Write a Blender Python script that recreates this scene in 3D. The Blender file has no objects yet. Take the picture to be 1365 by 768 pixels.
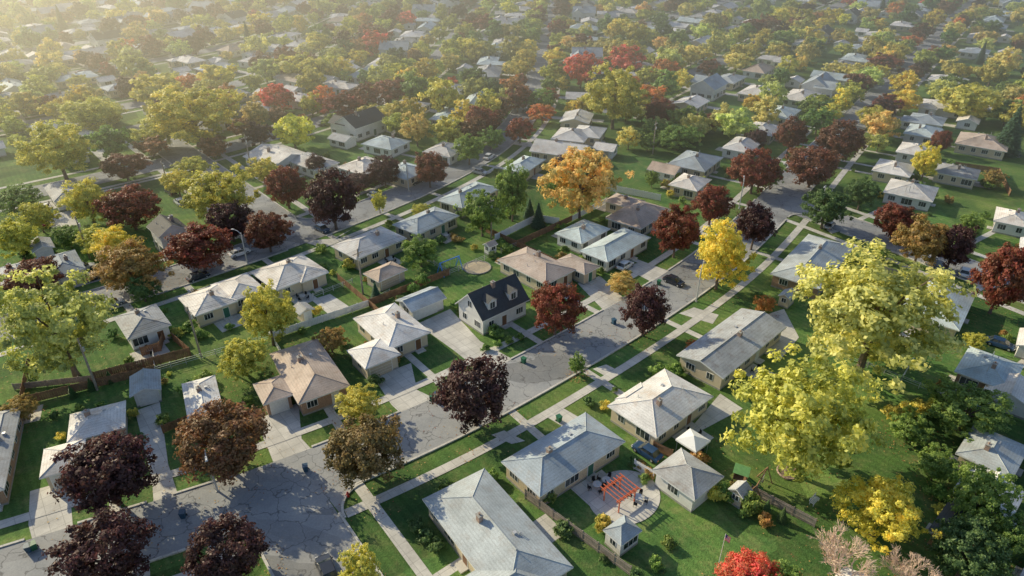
import bpy, math, random
import numpy as np
from mathutils import Vector, noise
random.seed(7)
H=68.0; F=910.0; PIT=math.radians(30.4); S=math.sin(PIT); C=math.cos(PIT)
scene=bpy.context.scene
# ---------- survey helper: aerial photogrammetry -> ground metres
def G(u,v,z=0.0):
    x=(u-682.5)/F; up=-(v-384.0)/F
    yf=C+up*S; zz=-S+up*C
    t=(H-z)/(-zz)
    return np.array([x*t,yf*t])
def depth(x,y,z=0): return y*C+(H-z)*S
def proj(x,y,z=0):
    d=depth(x,y,z); return 682.5+F*x/d, 384-F*(y*S-(H-z)*C)/d
# ---------- materials
def newmat(name):
    m=bpy.data.materials.new(name); m.use_nodes=True
    nt=m.node_tree; nt.nodes.clear()
    o=nt.nodes.new('ShaderNodeOutputMaterial'); b=nt.nodes.new('ShaderNodeBsdfPrincipled')
    nt.links.new(b.outputs[0],o.inputs[0]); return m,nt,b,o
def vec_src(nt,world=False,rand=True):
    if world:
        g=nt.nodes.new('ShaderNodeNewGeometry'); return g.outputs['Position']
    t=nt.nodes.new('ShaderNodeTexCoord')
    oi=nt.nodes.new('ShaderNodeObjectInfo')
    mu=nt.nodes.new('ShaderNodeMath'); mu.operation='MULTIPLY'; mu.inputs[1].default_value=71.0
    nt.links.new(oi.outputs['Random'],mu.inputs[0])
    a=nt.nodes.new('ShaderNodeVectorMath'); a.operation='ADD'
    nt.links.new(t.outputs['Object'],a.inputs[0]); nt.links.new(mu.outputs[0],a.inputs[1])
    return a.outputs[0]
def nz(nt,vec,scale,detail=4,rough=.6):
    n=nt.nodes.new('ShaderNodeTexNoise'); n.inputs['Scale'].default_value=scale; n.inputs['Detail'].default_value=detail
    n.inputs['Roughness'].default_value=rough
    nt.links.new(vec,n.inputs['Vector']); return n.outputs['Fac']
def ramp(nt,fac,stops):
    r=nt.nodes.new('ShaderNodeValToRGB'); e=r.color_ramp.elements
    while len(e)<len(stops): e.new(0.5)
    for i,(p,c) in enumerate(stops):
        e[i].position=p; e[i].color=(c[0],c[1],c[2],1) if hasattr(c,'__len__') else (c,c,c,1)
    nt.links.new(fac,r.inputs[0]); return r.outputs[0]
def mix(nt,fac,a,b,mode='MIX'):
    m=nt.nodes.new('ShaderNodeMixRGB'); m.blend_type=mode
    for i,s in ((0,fac),(1,a),(2,b)):
        if isinstance(s,bpy.types.NodeSocket): nt.links.new(s,m.inputs[i])
        elif isinstance(s,(int,float)): m.inputs[i].default_value=s if i==0 else (s,s,s,1)
        else: m.inputs[i].default_value=(s[0],s[1],s[2],1)
    return m.outputs[0]
def bump(nt,b,h,strength,dist):
    bp=nt.nodes.new('ShaderNodeBump'); bp.inputs['Strength'].default_value=strength; bp.inputs['Distance'].default_value=dist
    nt.links.new(h,bp.inputs['Height']); nt.links.new(bp.outputs[0],b.inputs['Normal'])
def simple(name,c,rough=.7,var=.2,scale=3,metal=0,world=False):
    m,nt,b,o=newmat(name); v=vec_src(nt,world)
    f=nz(nt,v,scale,5)
    c1=[k*(1-var) for k in c]; c2=[min(1,k*(1+var)) for k in c]
    nt.links.new(ramp(nt,f,[(.3,c1),(.7,c2)]),b.inputs['Base Color'])
    b.inputs['Roughness'].default_value=rough; b.inputs['Metallic'].default_value=metal
    return m
def roofmat(name,c,brown=(.2,.14,.1)):
    m,nt,b,o=newmat(name); v=vec_src(nt)
    big=nz(nt,v,.22,4,.65); fine=nz(nt,v,7,3,.8)
    c1=[k*.68 for k in c]; c2=[min(1,k*1.2) for k in c]
    col=ramp(nt,big,[(.3,c1),(.7,c2)])
    oi=nt.nodes.new('ShaderNodeObjectInfo'); col=mix(nt,.8,col,ramp(nt,oi.outputs['Random'],[(0,(.78,.76,.74)),(.5,(1,1,1)),(1,(1.1,1.02,.92))]),'MULTIPLY')
    st=nz(nt,v,.6,5,.7)
    col=mix(nt,ramp(nt,st,[(.5,0),(.72,.6)]),col,brown)
    col=mix(nt,.55,col,ramp(nt,fine,[(.3,.55),(.7,1.35)]),'MULTIPLY')
    w=nt.nodes.new('ShaderNodeTexWave'); w.bands_direction='Z'; w.wave_profile='SAW'; w.inputs['Scale'].default_value=2.4
    w.inputs['Distortion'].default_value=.6; w.inputs['Detail Scale'].default_value=3
    nt.links.new(v,w.inputs['Vector'])
    col=mix(nt,.35,col,ramp(nt,w.outputs['Fac'],[(.0,.65),(.5,1.1)]),'MULTIPLY')
    nt.links.new(col,b.inputs['Base Color']); b.inputs['Roughness'].default_value=.75
    bump(nt,b,w.outputs['Fac'],.35,.03)
    return m
def wallmat(name,c,kind='siding'):
    m,nt,b,o=newmat(name); v=vec_src(nt)
    f=nz(nt,v,.8,4); col=ramp(nt,f,[(.3,[k*.85 for k in c]),(.7,c)])
    if kind=='brick':
        f2=nz(nt,v,9,2); col=mix(nt,.6,col,ramp(nt,f2,[(.35,.6),(.65,1.3)]),'MULTIPLY')
    w=nt.nodes.new('ShaderNodeTexWave'); w.bands_direction='Z'; w.wave_profile='SAW'; w.inputs['Scale'].default_value=1.6
    nt.links.new(v,w.inputs['Vector']); bump(nt,b,w.outputs['Fac'],.5,.02)
    col=mix(nt,.25,col,ramp(nt,w.outputs['Fac'],[(0,.6),(.3,1)]),'MULTIPLY')
    nt.links.new(col,b.inputs['Base Color']); b.inputs['Roughness'].default_value=.7
    return m
RM={'g':roofmat('roof_grey',(.45,.47,.49)),'b':roofmat('roof_bluegrey',(.43,.50,.56),(.36,.33,.30)),
    'w':roofmat('roof_pale',(.76,.75,.74),(.54,.41,.31)),'t':roofmat('roof_tan',(.54,.45,.39),(.34,.22,.15)),
    'd':roofmat('roof_dark',(.07,.075,.08),(.09,.08,.07)),'c':roofmat('roof_cyan',(.57,.68,.72),(.44,.42,.39))}
WM={'wh':wallmat('wall_white',(.84,.83,.80)),'be':wallmat('wall_beige',(.72,.61,.45)),'br':wallmat('wall_brick',(.45,.29,.2),'brick'),
    'cr':wallmat('wall_cream_brick',(.72,.60,.41),'brick'),'bl':wallmat('wall_blue',(.38,.48,.52)),'gn':wallmat('wall_green',(.08,.2,.14))}
M_trim=simple('trim_white',(.8,.8,.78),.5,.08)
M_found=simple('foundation',(.35,.34,.32),.9)
M_chim=wallmat('chimney_brick',(.42,.30,.24),'brick')
M_metal=simple('galvanised',(.58,.59,.60),.5,.1,3,.4)
M_wood=simple('fence_wood',(.28,.16,.09),.85,.35,1.5)
M_woodg=simple('fence_wood_grey',(.34,.29,.25),.85,.3,1.5)
M_white=simple('white_paint',(.82,.82,.82),.45,.05)
M_pole=simple('pole_wood',(.36,.30,.24),.9,.3,2)
M_black=simple('rubber',(.02,.02,.02),.8)
M_bark=simple('bark',(.18,.135,.105),.95,.4,4)
M_red=simple('red_stain',(.65,.18,.09),.6,.2)
def glassmat():
    m,nt,b,o=newmat('window_glass')
    v=vec_src(nt); nt.links.new(ramp(nt,nz(nt,v,.7,2),[(.4,(.02,.03,.035)),(.65,(.12,.13,.13))]),b.inputs['Base Color'])
    b.inputs['Roughness'].default_value=.08; return m
M_glass=glassmat()
M_door={k:simple('door_'+k,c,.5,.1) for k,c in {'wood':(.2,.1,.05),'green':(.04,.16,.11),'white':(.75,.75,.72),'tan':(.55,.46,.33)}.items()}
def leafmat(name):
    m,nt,b,o=newmat(name)
    oi=nt.nodes.new('ShaderNodeObjectInfo'); at=nt.nodes.new('ShaderNodeAttribute'); at.attribute_name='tint'
    hs=nt.nodes.new('ShaderNodeHueSaturation')
    nt.links.new(oi.outputs['Color'],hs.inputs['Color'])
    mr=nt.nodes.new('ShaderNodeMapRange'); mr.inputs[3].default_value=.525; mr.inputs[4].default_value=.475
    nt.links.new(at.outputs['Fac'],mr.inputs[0]); nt.links.new(mr.outputs[0],hs.inputs['Hue'])
    col=mix(nt,1.0,hs.outputs[0],ramp(nt,at.outputs['Fac'],[(0,.45),(1,1.5)]),'MULTIPLY')
    nt.links.new(col,b.inputs['Base Color']); b.inputs['Roughness'].default_value=.55
    tr=nt.nodes.new('ShaderNodeBsdfTranslucent'); nt.links.new(col,tr.inputs[0])
    ms=nt.nodes.new('ShaderNodeMixShader'); ms.inputs[0].default_value=.42
    nt.links.new(b.outputs[0],ms.inputs[1]); nt.links.new(tr.outputs[0],ms.inputs[2]); nt.links.new(ms.outputs[0],o.inputs[0])
    return m
M_leaf=leafmat('leaves')
def grassmat():
    m,nt,b,o=newmat('grass'); v=vec_src(nt,True)
    a=nz(nt,v,.035,5,.6); c=nz(nt,v,.35,6,.75); f=nz(nt,v,3.5,3,.8)
    col=ramp(nt,a,[(.32,(.075,.165,.050)),(.5,(.120,.225,.058)),(.68,(.22,.30,.075))])
    col=mix(nt,ramp(nt,c,[(.48,0),(.72,.75)]),col,(.31,.31,.13))
    c2=nz(nt,v,.12,4,.7); col=mix(nt,ramp(nt,c2,[(.35,.6),(.55,0)]),col,(.045,.115,.04))
    vo=nt.nodes.new('ShaderNodeTexVoronoi'); vo.inputs['Scale'].default_value=.05; nt.links.new(v,vo.inputs['Vector'])
    sp=nt.nodes.new('ShaderNodeSeparateColor'); nt.links.new(vo.outputs['Color'],sp.inputs[0])
    col=mix(nt,.7,col,ramp(nt,sp.outputs[0],[(0,.6),(1,1.3)]),'MULTIPLY')
    mp=nt.nodes.new('ShaderNodeMapping'); mp.inputs['Rotation'].default_value=(0,0,math.radians(-39)); nt.links.new(v,mp.inputs['Vector'])
    w=nt.nodes.new('ShaderNodeTexWave'); w.inputs['Scale'].default_value=.28; w.inputs['Distortion'].default_value=1.2; w.inputs['Detail Scale'].default_value=.3; nt.links.new(mp.outputs[0],w.inputs['Vector'])
    col=mix(nt,.25,col,ramp(nt,w.outputs['Fac'],[(.3,.7),(.7,1.2)]),'MULTIPLY')
    col=mix(nt,.7,col,ramp(nt,f,[(.3,.55),(.7,1.4)]),'MULTIPLY')
    nt.links.new(col,b.inputs['Base Color']); b.inputs['Roughness'].default_value=.9; b.inputs['Specular IOR Level'].default_value=.15
    bump(nt,b,f,.8,.18); return m
M_grass=grassmat()
def asphalt():
    m,nt,b,o=newmat('asphalt'); v=vec_src(nt,True)
    a=nz(nt,v,.12,5,.6); f=nz(nt,v,5,3,.8)
    col=ramp(nt,a,[(.3,(.25,.265,.285)),(.5,(.32,.33,.345)),(.7,(.39,.39,.39))])
    vo=nt.nodes.new('ShaderNodeTexVoronoi'); vo.distance='CHEBYCHEV'; vo.inputs['Scale'].default_value=.13
    mp=nt.nodes.new('ShaderNodeMapping'); mp.inputs['Rotation'].default_value=(0,0,math.radians(-39)); mp.inputs['Scale'].default_value=(.5,1.6,1)
    nt.links.new(v,mp.inputs['Vector']); nt.links.new(mp.outputs[0],vo.inputs['Vector'])
    sp=nt.nodes.new('ShaderNodeSeparateColor'); nt.links.new(vo.outputs['Color'],sp.inputs[0])
    col=mix(nt,.8,col,ramp(nt,sp.outputs[0],[(0,.6),(.15,.85),(.4,1),(1,1.12)]),'MULTIPLY')
    cr=nt.nodes.new('ShaderNodeTexVoronoi'); cr.feature='DISTANCE_TO_EDGE'; cr.inputs['Scale'].default_value=.28
    dv=nt.nodes.new('ShaderNodeVectorMath'); dv.operation='ADD'
    nn=nt.nodes.new('ShaderNodeTexNoise'); nn.inputs['Scale'].default_value=.7; nt.links.new(v,nn.inputs['Vector'])
    sc=nt.nodes.new('ShaderNodeVectorMath'); sc.operation='SCALE'; sc.inputs['Scale'].default_value=2.2
    nt.links.new(nn.outputs['Color'],sc.inputs[0]); nt.links.new(v,dv.inputs[0]); nt.links.new(sc.outputs[0],dv.inputs[1])
    nt.links.new(dv.outputs[0],cr.inputs['Vector'])
    col=mix(nt,ramp(nt,cr.outputs['Distance'],[(.0,.75),(.025,0)]),col,(.08,.08,.085))
    col=mix(nt,.5,col,ramp(nt,f,[(.3,.7),(.7,1.25)]),'MULTIPLY')
    nt.links.new(col,b.inputs['Base Color']); b.inputs['Roughness'].default_value=.85; return m
M_asph=asphalt()
def concrete(name,c):
    m,nt,b,o=newmat(name); v=vec_src(nt,True)
    a=nz(nt,v,.3,5,.65)
    col=ramp(nt,a,[(.3,[k*.75 for k in c]),(.7,[k*1.12 for k in c])])
    br=nt.nodes.new('ShaderNodeTexBrick'); br.offset=0; br.inputs['Scale'].default_value=1; br.inputs['Brick Width'].default_value=1.6; br.inputs['Row Height'].default_value=1.6
    br.inputs['Mortar Size'].default_value=.035; br.inputs['Color1'].default_value=(1,1,1,1); br.inputs['Color2'].default_value=(.82,.82,.82,1); br.inputs['Mortar'].default_value=(.5,.5,.5,1)
    mp=nt.nodes.new('ShaderNodeMapping'); mp.inputs['Rotation'].default_value=(0,0,math.radians(-39))
    nt.links.new(v,mp.inputs['Vector']); nt.links.new(mp.outputs[0],br.inputs['Vector'])
    col=mix(nt,.7,col,br.outputs['Color'],'MULTIPLY')
    col=mix(nt,.4,col,ramp(nt,nz(nt,v,6,2),[(.3,.8),(.7,1.15)]),'MULTIPLY')
    nt.links.new(col,b.inputs['Base Color']); b.inputs['Roughness'].default_value=.85; return m
M_conc=concrete('concrete',(.66,.64,.60)); M_drive=concrete('driveway_concrete',(.66,.64,.60))
# ---------- mesh builder
class MB:
    def __init__(s): s.v=[]; s.f=[]; s.mi=[]; s.mats=[]
    def m(s,mat):
        if mat not in s.mats: s.mats.append(mat)
        return s.mats.index(mat)
    def add(s,vs,fs,mat):
        o=len(s.v); k=s.m(mat); s.v+= [tuple(map(float,p)) for p in vs]
        for f in fs: s.f.append([o+i for i in f]); s.mi.append(k)
    def box(s,x0,x1,y0,y1,z0,z1,mat,xf=None):
        vs=[(x,y,z) for z in (z0,z1) for x,y in ((x0,y0),(x1,y0),(x1,y1),(x0,y1))]
        if xf: vs=[xf(p) for p in vs]
        s.add(vs,[(3,2,1,0),(4,5,6,7),(0,1,5,4),(1,2,6,5),(2,3,7,6),(3,0,4,7)],mat)
    def tube(s,pts,rad,n,mat,cap=True):
        pts=[Vector(p) for p in pts]; vs=[]; fs=[]
        for i,p in enumerate(pts):
            d=(pts[min(i+1,len(pts)-1)]-pts[max(i-1,0)]).normalized()
            a=Vector((0,0,1)) if abs(d.z)<.9 else Vector((1,0,0))
            u=d.cross(a).normalized(); w=d.cross(u)
            r=rad[i] if hasattr(rad,'__len__') else rad
            for k in range(n):
                t=2*math.pi*k/n; q=p+u*(math.cos(t)*r)+w*(math.sin(t)*r); vs.append(q)
        for i in range(len(pts)-1):
            for k in range(n):
                k2=(k+1)%n; fs.append((i*n+k,i*n+k2,(i+1)*n+k2,(i+1)*n+k))
        if cap: fs.append(tuple(range(n))[::-1]); fs.append(tuple((len(pts)-1)*n+k for k in range(n)))
        s.add(vs,fs,mat)
    def mesh(s,name):
        me=bpy.data.meshes.new(name); me.from_pydata(s.v,[],s.f)
        for m in s.mats: me.materials.append(m)
        me.polygons.foreach_set('material_index',s.mi); me.update(); return me
    def merge(s,o):
        off=len(s.v); s.v+=o.v
        for f,k in zip(o.f,o.mi): s.f.append([i+off for i in f]); s.mi.append(s.m(o.mats[k]))
def obj(name,me,loc=(0,0,0),rz=0,parent=None,scale=None):
    o=bpy.data.objects.new(name,me); scene.collection.objects.link(o)
    o.location=loc; o.rotation_euler=(0,0,rz)
    if scale: o.scale=scale
    if parent: o.parent=parent
    return o
# ---------- roads
def smooth(pts,step=1.5):
    pts=[np.array(p,float) for p in pts]; P=[2*pts[0]-pts[1]]+pts+[2*pts[-1]-pts[-2]]; out=[]
    for i in range(1,len(P)-2):
        n=max(2,int(np.linalg.norm(P[i+1]-P[i])/step))
        for k in range(n):
            t=k/n; a,b,c,d=P[i-1],P[i],P[i+1],P[i+2]
            out.append(.5*((2*b)+(c-a)*t+(2*a-5*b+4*c-d)*t*t+(-a+3*b-3*c+d)*t**3))
    out.append(pts[-1]); return np.array(out)
def ext(p,q,d):
    v=(p-q)/np.linalg.norm(p-q); return p+v*d
def road_px(px,e0=0,e1=0,ease=2):
    pts=np.array([G(*p) for p in px]); L=np.concatenate([[0],np.cumsum(np.linalg.norm(np.diff(pts,axis=0),axis=1))])
    n=max(3,int(L[-1]/22)); s=np.linspace(0,L[-1],n); q=np.stack([np.interp(s,L,pts[:,0]),np.interp(s,L,pts[:,1])],1)
    for _ in range(ease): q[1:-1]=.25*q[:-2]+.5*q[1:-1]+.25*q[2:]
    P=smooth(list(q))
    if e0:
        d=(P[0]-P[12])/np.linalg.norm(P[0]-P[12]); P=np.vstack([[P[0]+d*k for k in np.arange(e0,0,-1.5)],P])
    if e1:
        d=(P[-1]-P[-13])/np.linalg.norm(P[-1]-P[-13]); P=np.vstack([P,[P[-1]+d*k for k in np.arange(1.5,e1,1.5)]])
    return P
A=road_px([(60,752),(225,707),(440,632),(575,572),(710,498),(850,418),(945,362),(1022,285),(1085,215),(1180,120)],160,420,1)
B=road_px([(0,440),(120,406),(215,376),(340,342),(400,308),(480,282),(560,256),(622,225),(668,195),(700,162),(714,125),(720,85),(733,30)],150,330)
X1=G(372,660)
C1=smooth([X1,ext(X1,X1+np.array([-.60,.80]),90)])
C2=road_px([(1052,272),(1130,300),(1210,326),(1300,362),(1400,402)],0,160)
C3=road_px([(388,312),(340,275),(290,238),(240,205)],0,40)
RW=9.6
VB=np.array([-43.,55.])
roads=[A,B,C1,C2,C3]
far=[]
for k in range(1,8): far.append(('B',B+VB*k))
for k in range(1,8):
    P=A+VB*k*1.05
    ok=(P[:,0]>np.interp(P[:,1],B[:,1],B[:,0])+30)&(P[:,1]>150)
    Q=P[ok]
    if len(Q)>20: far.append(('A',Q))
for k in (1,2,3,4): far.append(('A',A+np.array([48.,-60.])*k*1.15))
allr=roads+[f[1] for f in far]
RP=np.vstack([r[::2] for r in allr])
def rdist(x,y,R=None):
    R=RP if R is None else R
    return float(np.min(np.hypot(R[:,0]-x,R[:,1]-y)))
def frame(P):
    T=np.gradient(P,axis=0); T/=np.linalg.norm(T,axis=1)[:,None]; return T,np.stack([-T[:,1],T[:,0]],1)
def inpoly(x,y,poly):
    c=False; n=len(poly)
    for i in range(n):
        x1,y1=poly[i]; x2,y2=poly[i-1]
        if (y1>y)!=(y2>y) and x<(x2-x1)*(y-y1)/(y2-y1)+x1: c=not c
    return c
def strip(mb,P,o0,o1,z,mat,skip=None,h=None,step=1):
    T,N=frame(P); L=P+N*o0; R=P+N*o1
    for i in range(0,len(P)-step,step):
        j=i+step; m=(L[i]+R[j])/2
        if skip and skip(m[0],m[1]): continue
        vs=[(*R[i],z),(*R[j],z),(*L[j],z),(*L[i],z)]
        if h is None: mb.add(vs,[(0,1,2,3)] if o0>o1 else [(3,2,1,0)],mat)
        else:
            vs=vs+[(a,b,z+h) for a,b,_ in vs]
            mb.add(vs,[(4,5,6,7),(0,1,5,4),(1,2,6,5),(2,3,7,6),(3,0,4,7)],mat)
driv=[ # driveway / patio outlines, surveyed
 [(40,655),(92,640),(97,700),(100,722),(48,738),(38,700)],
 [(180,548),(213,536),(224,618),(238,662),(250,682),(206,696),(203,640)],
 [(340,560),(398,537),(402,585),(428,612),(372,636),(358,600)],
 [(498,503),(548,484),(556,520),(598,540),(548,564),(522,540)],
 [(556,432),(600,412),(640,455),(694,485),(655,507),(606,468)],
 [(770,378),(800,368),(850,415),(820,430)],
 [(828,355),(855,350),(905,365),(880,382)],
 [(615,555),(640,545),(660,560),(635,572)],
 [(655,580),(682,592),(700,588),(672,574)],
 [(722,552),(745,541),(778,560),(752,570)],
 [(790,492),(808,486),(830,497),(815,506)],
 [(905,418),(925,410),(958,420),(950,432)],
 [(1020,420),(1045,412),(1065,450),(1040,480),(1015,470)],
 [(905,590),(990,545),(960,525),(930,560)],
 [(415,400),(440,392),(470,412),(445,425)],
 [(1095,300),(1118,290),(1130,305),(1108,312)],
 [(470,305),(445,318),(400,322),(430,330)],
 [(520,235),(545,230),(555,252),(535,258)],
 [(1235,345),(1252,332),(1262,350),(1250,362)],
 [(55,290),(95,280),(105,300),(70,305)],
]
DP=[[tuple(G(*p)) for p in d] for d in driv]
groundmb=MB()
groundmb.add([(-1500,-400,0),(1500,-400,0),(1500,3500,0),(-1500,3500,0)],[(0,1,2,3)],M_grass)
obj('ground',groundmb.mesh('ground'))
rmb=MB(); kmb=MB(); smb=MB(); dmb=MB()
for i,r in enumerate(roads): strip(rmb,r,RW/2,-RW/2,.07+.002*i,M_asph)
for i,(k,r) in enumerate(far): strip(rmb,r,RW/2,-RW/2,.082+.001*i,M_asph,step=4)
for i,r in enumerate(roads):
    oth=np.vstack([q[::1] for j,q in enumerate(roads) if j!=i])
    near=lambda x,y,lim: rdist(x,y,oth)<lim
    for s in (1,-1):
        strip(kmb,r,s*(RW/2+.02),s*(RW/2+.34),0,M_conc,lambda x,y:near(x,y,RW/2+3.4) or any(inpoly(x,y,d) for d in DP),.2)
        strip(smb,r,s*(RW/2+3.4),s*(RW/2+4.9),.0565+.0009*i,M_conc,lambda x,y:near(x,y,RW/2+.3))
for i,(k,r) in enumerate(far):
    for s in (1,-1): strip(smb,r,s*(RW/2+3.2),s*(RW/2+4.6),.051+.00025*i,M_conc,step=4)
def corners(X,P,Q,z):
    T,_=frame(P); i=int(np.argmin(np.hypot(P[:,0]-X[0],P[:,1]-X[1]))); a=T[i]
    T2,_=frame(Q); j=int(np.argmin(np.hypot(Q[:,0]-X[0],Q[:,1]-X[1]))); b=T2[min(j+3,len(Q)-1)]
    X=P[i]
    for sa in (1,-1):
        a2=a*sa; R=4.2; cosab=float(a2@b); sn=math.sqrt(1-cosab**2)
        cen=X+(a2+b)*((RW/2+R)/sn)
        na=np.array([-a[1],a[0]]); na=na if na@b<0 else -na
        nb=np.array([-b[1],b[0]]); nb=nb if nb@a2<0 else -nb
        t0=math.atan2(na[1],na[0]); t1=math.atan2(nb[1],nb[0]); dt=(t1-t0+math.pi)%(2*math.pi)-math.pi
        cor=X+(a2+b)*((RW/2-.3)/sn); arc=[cen+R*np.array([math.cos(t0+dt*k/8),math.sin(t0+dt*k/8)]) for k in range(9)]
        pts=[(*cor,z)]+[(*p,z) for p in arc]
        for k in range(8):
            rmb.add([pts[0],pts[k+1],pts[k+2]],[(0,1,2)],M_asph)
        arc2=np.array([cen+(R-.17)*np.array([math.cos(t0+dt*k/8),math.sin(t0+dt*k/8)]) for k in range(9)])
        strip(kmb,arc2,.16,-.16,0,M_conc,None,.2)
corners(X1,A,C1,.0618); corners(G(1045,262),A,C2,.0626); corners(G(388,312),B,C3,.0634)
for i,d in enumerate(DP):
    z=.014+.0018*i
    a=sum(d[k-1][0]*d[k][1]-d[k][0]*d[k-1][1] for k in range(len(d)))
    if a<0: d=d[::-1]
    dmb.add([(x,y,z) for x,y in d],[tuple(range(len(d)))],M_drive)
# ---------- houses
ABR=np.vstack([A,B]); ABT=np.vstack([frame(A)[0],frame(B)[0]])
def snapang(a,x,y,force=False):
    i=int(np.argmin(np.hypot(ABR[:,0]-x,ABR[:,1]-y))); t=math.atan2(ABT[i][1],ABT[i][0])
    k=round((a-t)/(math.pi/2)); return t+k*math.pi/2
occ=[]
def roof_part(mb,tr,cx,cy,L,W,z,kind,pitch,mat,wall=None):
    sw=W>L
    a,b=(W/2,L/2) if sw else (L/2,W/2)
    if kind=='gable_x': sw=False;a,b=L/2,W/2
    def P(x,y,zz):
        if sw: x,y=-y,x
        return (cx+x,cy+y,zz)
    rise=b*pitch; th=.2
    r=0 if kind.startswith('gable') else b*.98
    rx=max(a-r,.05)
    E=[P(-a,-b,z),P(a,-b,z),P(a,b,z),P(-a,b,z)]; Rg=[P(-rx,0,z+rise),P(rx,0,z+rise)]
    if kind.startswith('gable'):
        for s in (1,-1):
            v=[P(-a,s*b,z),P(a,s*b,z),P(a,0,z+rise),P(-a,0,z+rise)]; w=[(p[0],p[1],p[2]-th) for p in v]
            mb.add(v,[(0,1,2,3) if s<0 else (3,2,1,0)],mat)
            mb.add(w,[(3,2,1,0) if s<0 else (0,1,2,3)],M_trim)
            mb.add(v+w,[(0,4,5,1),(1,5,6,2),(3,7,4,0)],M_trim)
        if wall:
            for s in (1,-1):
                x=s*(a-.42); tr.add([P(x,-b+.5,z-.2),P(x,b-.5,z-.2),P(x,b-.5,z+.3*pitch),P(x,0,z+rise-.15),P(x,-b+.5,z+.3*pitch)],[(0,1,2,3,4)],wall)
    else:
        mb.add(E+Rg,[(0,1,5,4),(2,3,4,5),(1,2,5),(3,0,4)],mat)
        E2=[(p[0],p[1],p[2]-th) for p in E]
        mb.add(E+E2,[(0,4,5,1),(1,5,6,2),(2,6,7,3),(3,7,4,0),(4,7,6,5)],M_trim)
        for e_,r_ in ((0,0),(3,0),(1,1),(2,1)): mb.tube([E[e_],Rg[r_]],.06,4,mat,False)
    mb.tube([Rg[0],Rg[1]],.1,5,mat)
    return rise
def window(mb,x,y,nx,ny,w,z0,z1,mull=True):
    tx,ty=-ny,nx
    def xf(p): return (x+tx*p[0]+nx*p[1],y+ty*p[0]+ny*p[1],p[2])
    mb.box(-w/2-.09,w/2+.09,-.05,.045,z0-.09,z1+.09,M_trim,xf)
    mb.box(-w/2,w/2,0,.06,z0,z1,M_glass,xf)
    if mull:
        n=2 if w>1.3 else 1
        for i in range(1,n+1):
            c=-w/2+w*i/(n+1); mb.box(c-.03,c+.03,0,.075,z0,z1,M_trim,xf)
def door(mb,x,y,nx,ny,w,h,mat,panels=0):
    tx,ty=-ny,nx
    def xf(p): return (x+tx*p[0]+nx*p[1],y+ty*p[0]+ny*p[1],p[2])
    mb.box(-w/2-.1,w/2+.1,-.05,.05,.05,h+.1,M_trim,xf)
    mb.box(-w/2,w/2,0,.07,.06,h,mat,xf)
    for i in range(panels):
        z=.1+(h-.1)*(i+1)/(panels+1); mb.box(-w/2,w/2,.06,.08,z-.02,z+.02,M_trim,xf)
    if panels==0: mb.box(-w/2-.3,w/2+.3,.05,1.1,.0,.18,M_conc,xf)
def build_house(rects,rm,wm,kind='hip',z=2.9,pitch=.33,rnd=None,chim=True,garage=None,small=False):
    rnd=rnd or random.Random(1)
    W_=MB();R_=MB();O_=MB();C_=MB()
    for i,(cx,cy,L,W) in enumerate(rects):
        zz=z-.045*i; inset=.5 if not small else .25
        a=L/2-inset; b=W/2-inset
        W_.box(cx-a,cx+a,cy-b,cy+b,.3,zz-.02,wm)
        W_.box(cx-a-.03,cx+a+.03,cy-b-.03,cy+b+.03,0,.3,M_found)
        rise=roof_part(R_,W_,cx,cy,L,W,zz,kind,pitch,rm,wm)
        sides=[(0,-1,a,b),(0,1,a,b),(1,0,b,a),(-1,0,b,a)]
        for si,(nx,ny,hw,dist) in enumerate(sides):
            if small and si>1:
                window(O_,cx+nx*dist,cy+ny*dist,nx,ny,.8,1.1,1.9); continue
            n=max(1,int(2*hw/3.0))
            if 2*hw<1.8: continue
            for k in range(n):
                c=-hw+2*hw*(k+.5)/n+rnd.uniform(-.2,.2); x=cx+nx*dist-ny*c; y=cy+ny*dist+nx*c
                if any(abs(x+nx*.4-r[0])<r[2]/2 and abs(y+ny*.4-r[1])<r[3]/2 for j,r in enumerate(rects) if j!=i): continue
                if garage is not None and garage==(i,si) and k==0:
                    gw=min(4.8,2*hw*.7) if n<3 else 4.6; c=-hw+gw/2+.5; x=cx+nx*dist-ny*c; y=cy+ny*dist+nx*c
                    door(O_,x,y,nx,ny,gw,2.2,M_door['white' if rnd.random()<.6 else 'tan'],3); continue
                if garage is not None and garage==(i,si) and k==1: continue
                if k==n//2 and (si<2) and not small and rnd.random()<.8:
                    door(O_,x,y,nx,ny,1.0,2.15,M_door[rnd.choice(['wood','green','white'])]); continue
                w=rnd.choice([1.0,1.5,1.5,2.3]) if 2*hw/n>2.9 else 1.0
                window(O_,x,y,nx,ny,w,1.15 if w<2 else .85,2.25)
        if i==0 and chim:
            x=cx+rnd.uniform(-.2,.2)*L; y=cy+rnd.uniform(-.12,.12)*W
            C_.box(x-.34,x+.34,y-.28,y+.28,zz,zz+rise+.55,M_chim); C_.box(x-.4,x+.4,y-.34,y+.34,zz+rise+.55,zz+rise+.64,M_found)
            C_.tube([(x,y,zz+rise+.64),(x,y,zz+rise+.9)],.12,8,M_chim)
            for _ in range(3):
                px=cx+rnd.uniform(-.35,.35)*L; py=cy+rnd.uniform(-.25,.25)*W
                zt=zz+rise-abs((py-cy) if L>=W else (px-cx))*pitch*.9
                C_.tube([(px,py,zz),(px,py,zt+.4)],.06,6,M_metal)
            vx=cx+L*.12; vy=cy+W*.12; zt=zz+rise-(abs(vy-cy) if L>=W else abs(vx-cx))*pitch
            C_.box(vx,vx+.4,vy,vy+.4,zz,zt+.22,M_metal)
    return {'walls':W_,'roof':R_,'windows_and_doors':O_,'chimney':C_}
nearh=[]
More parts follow.
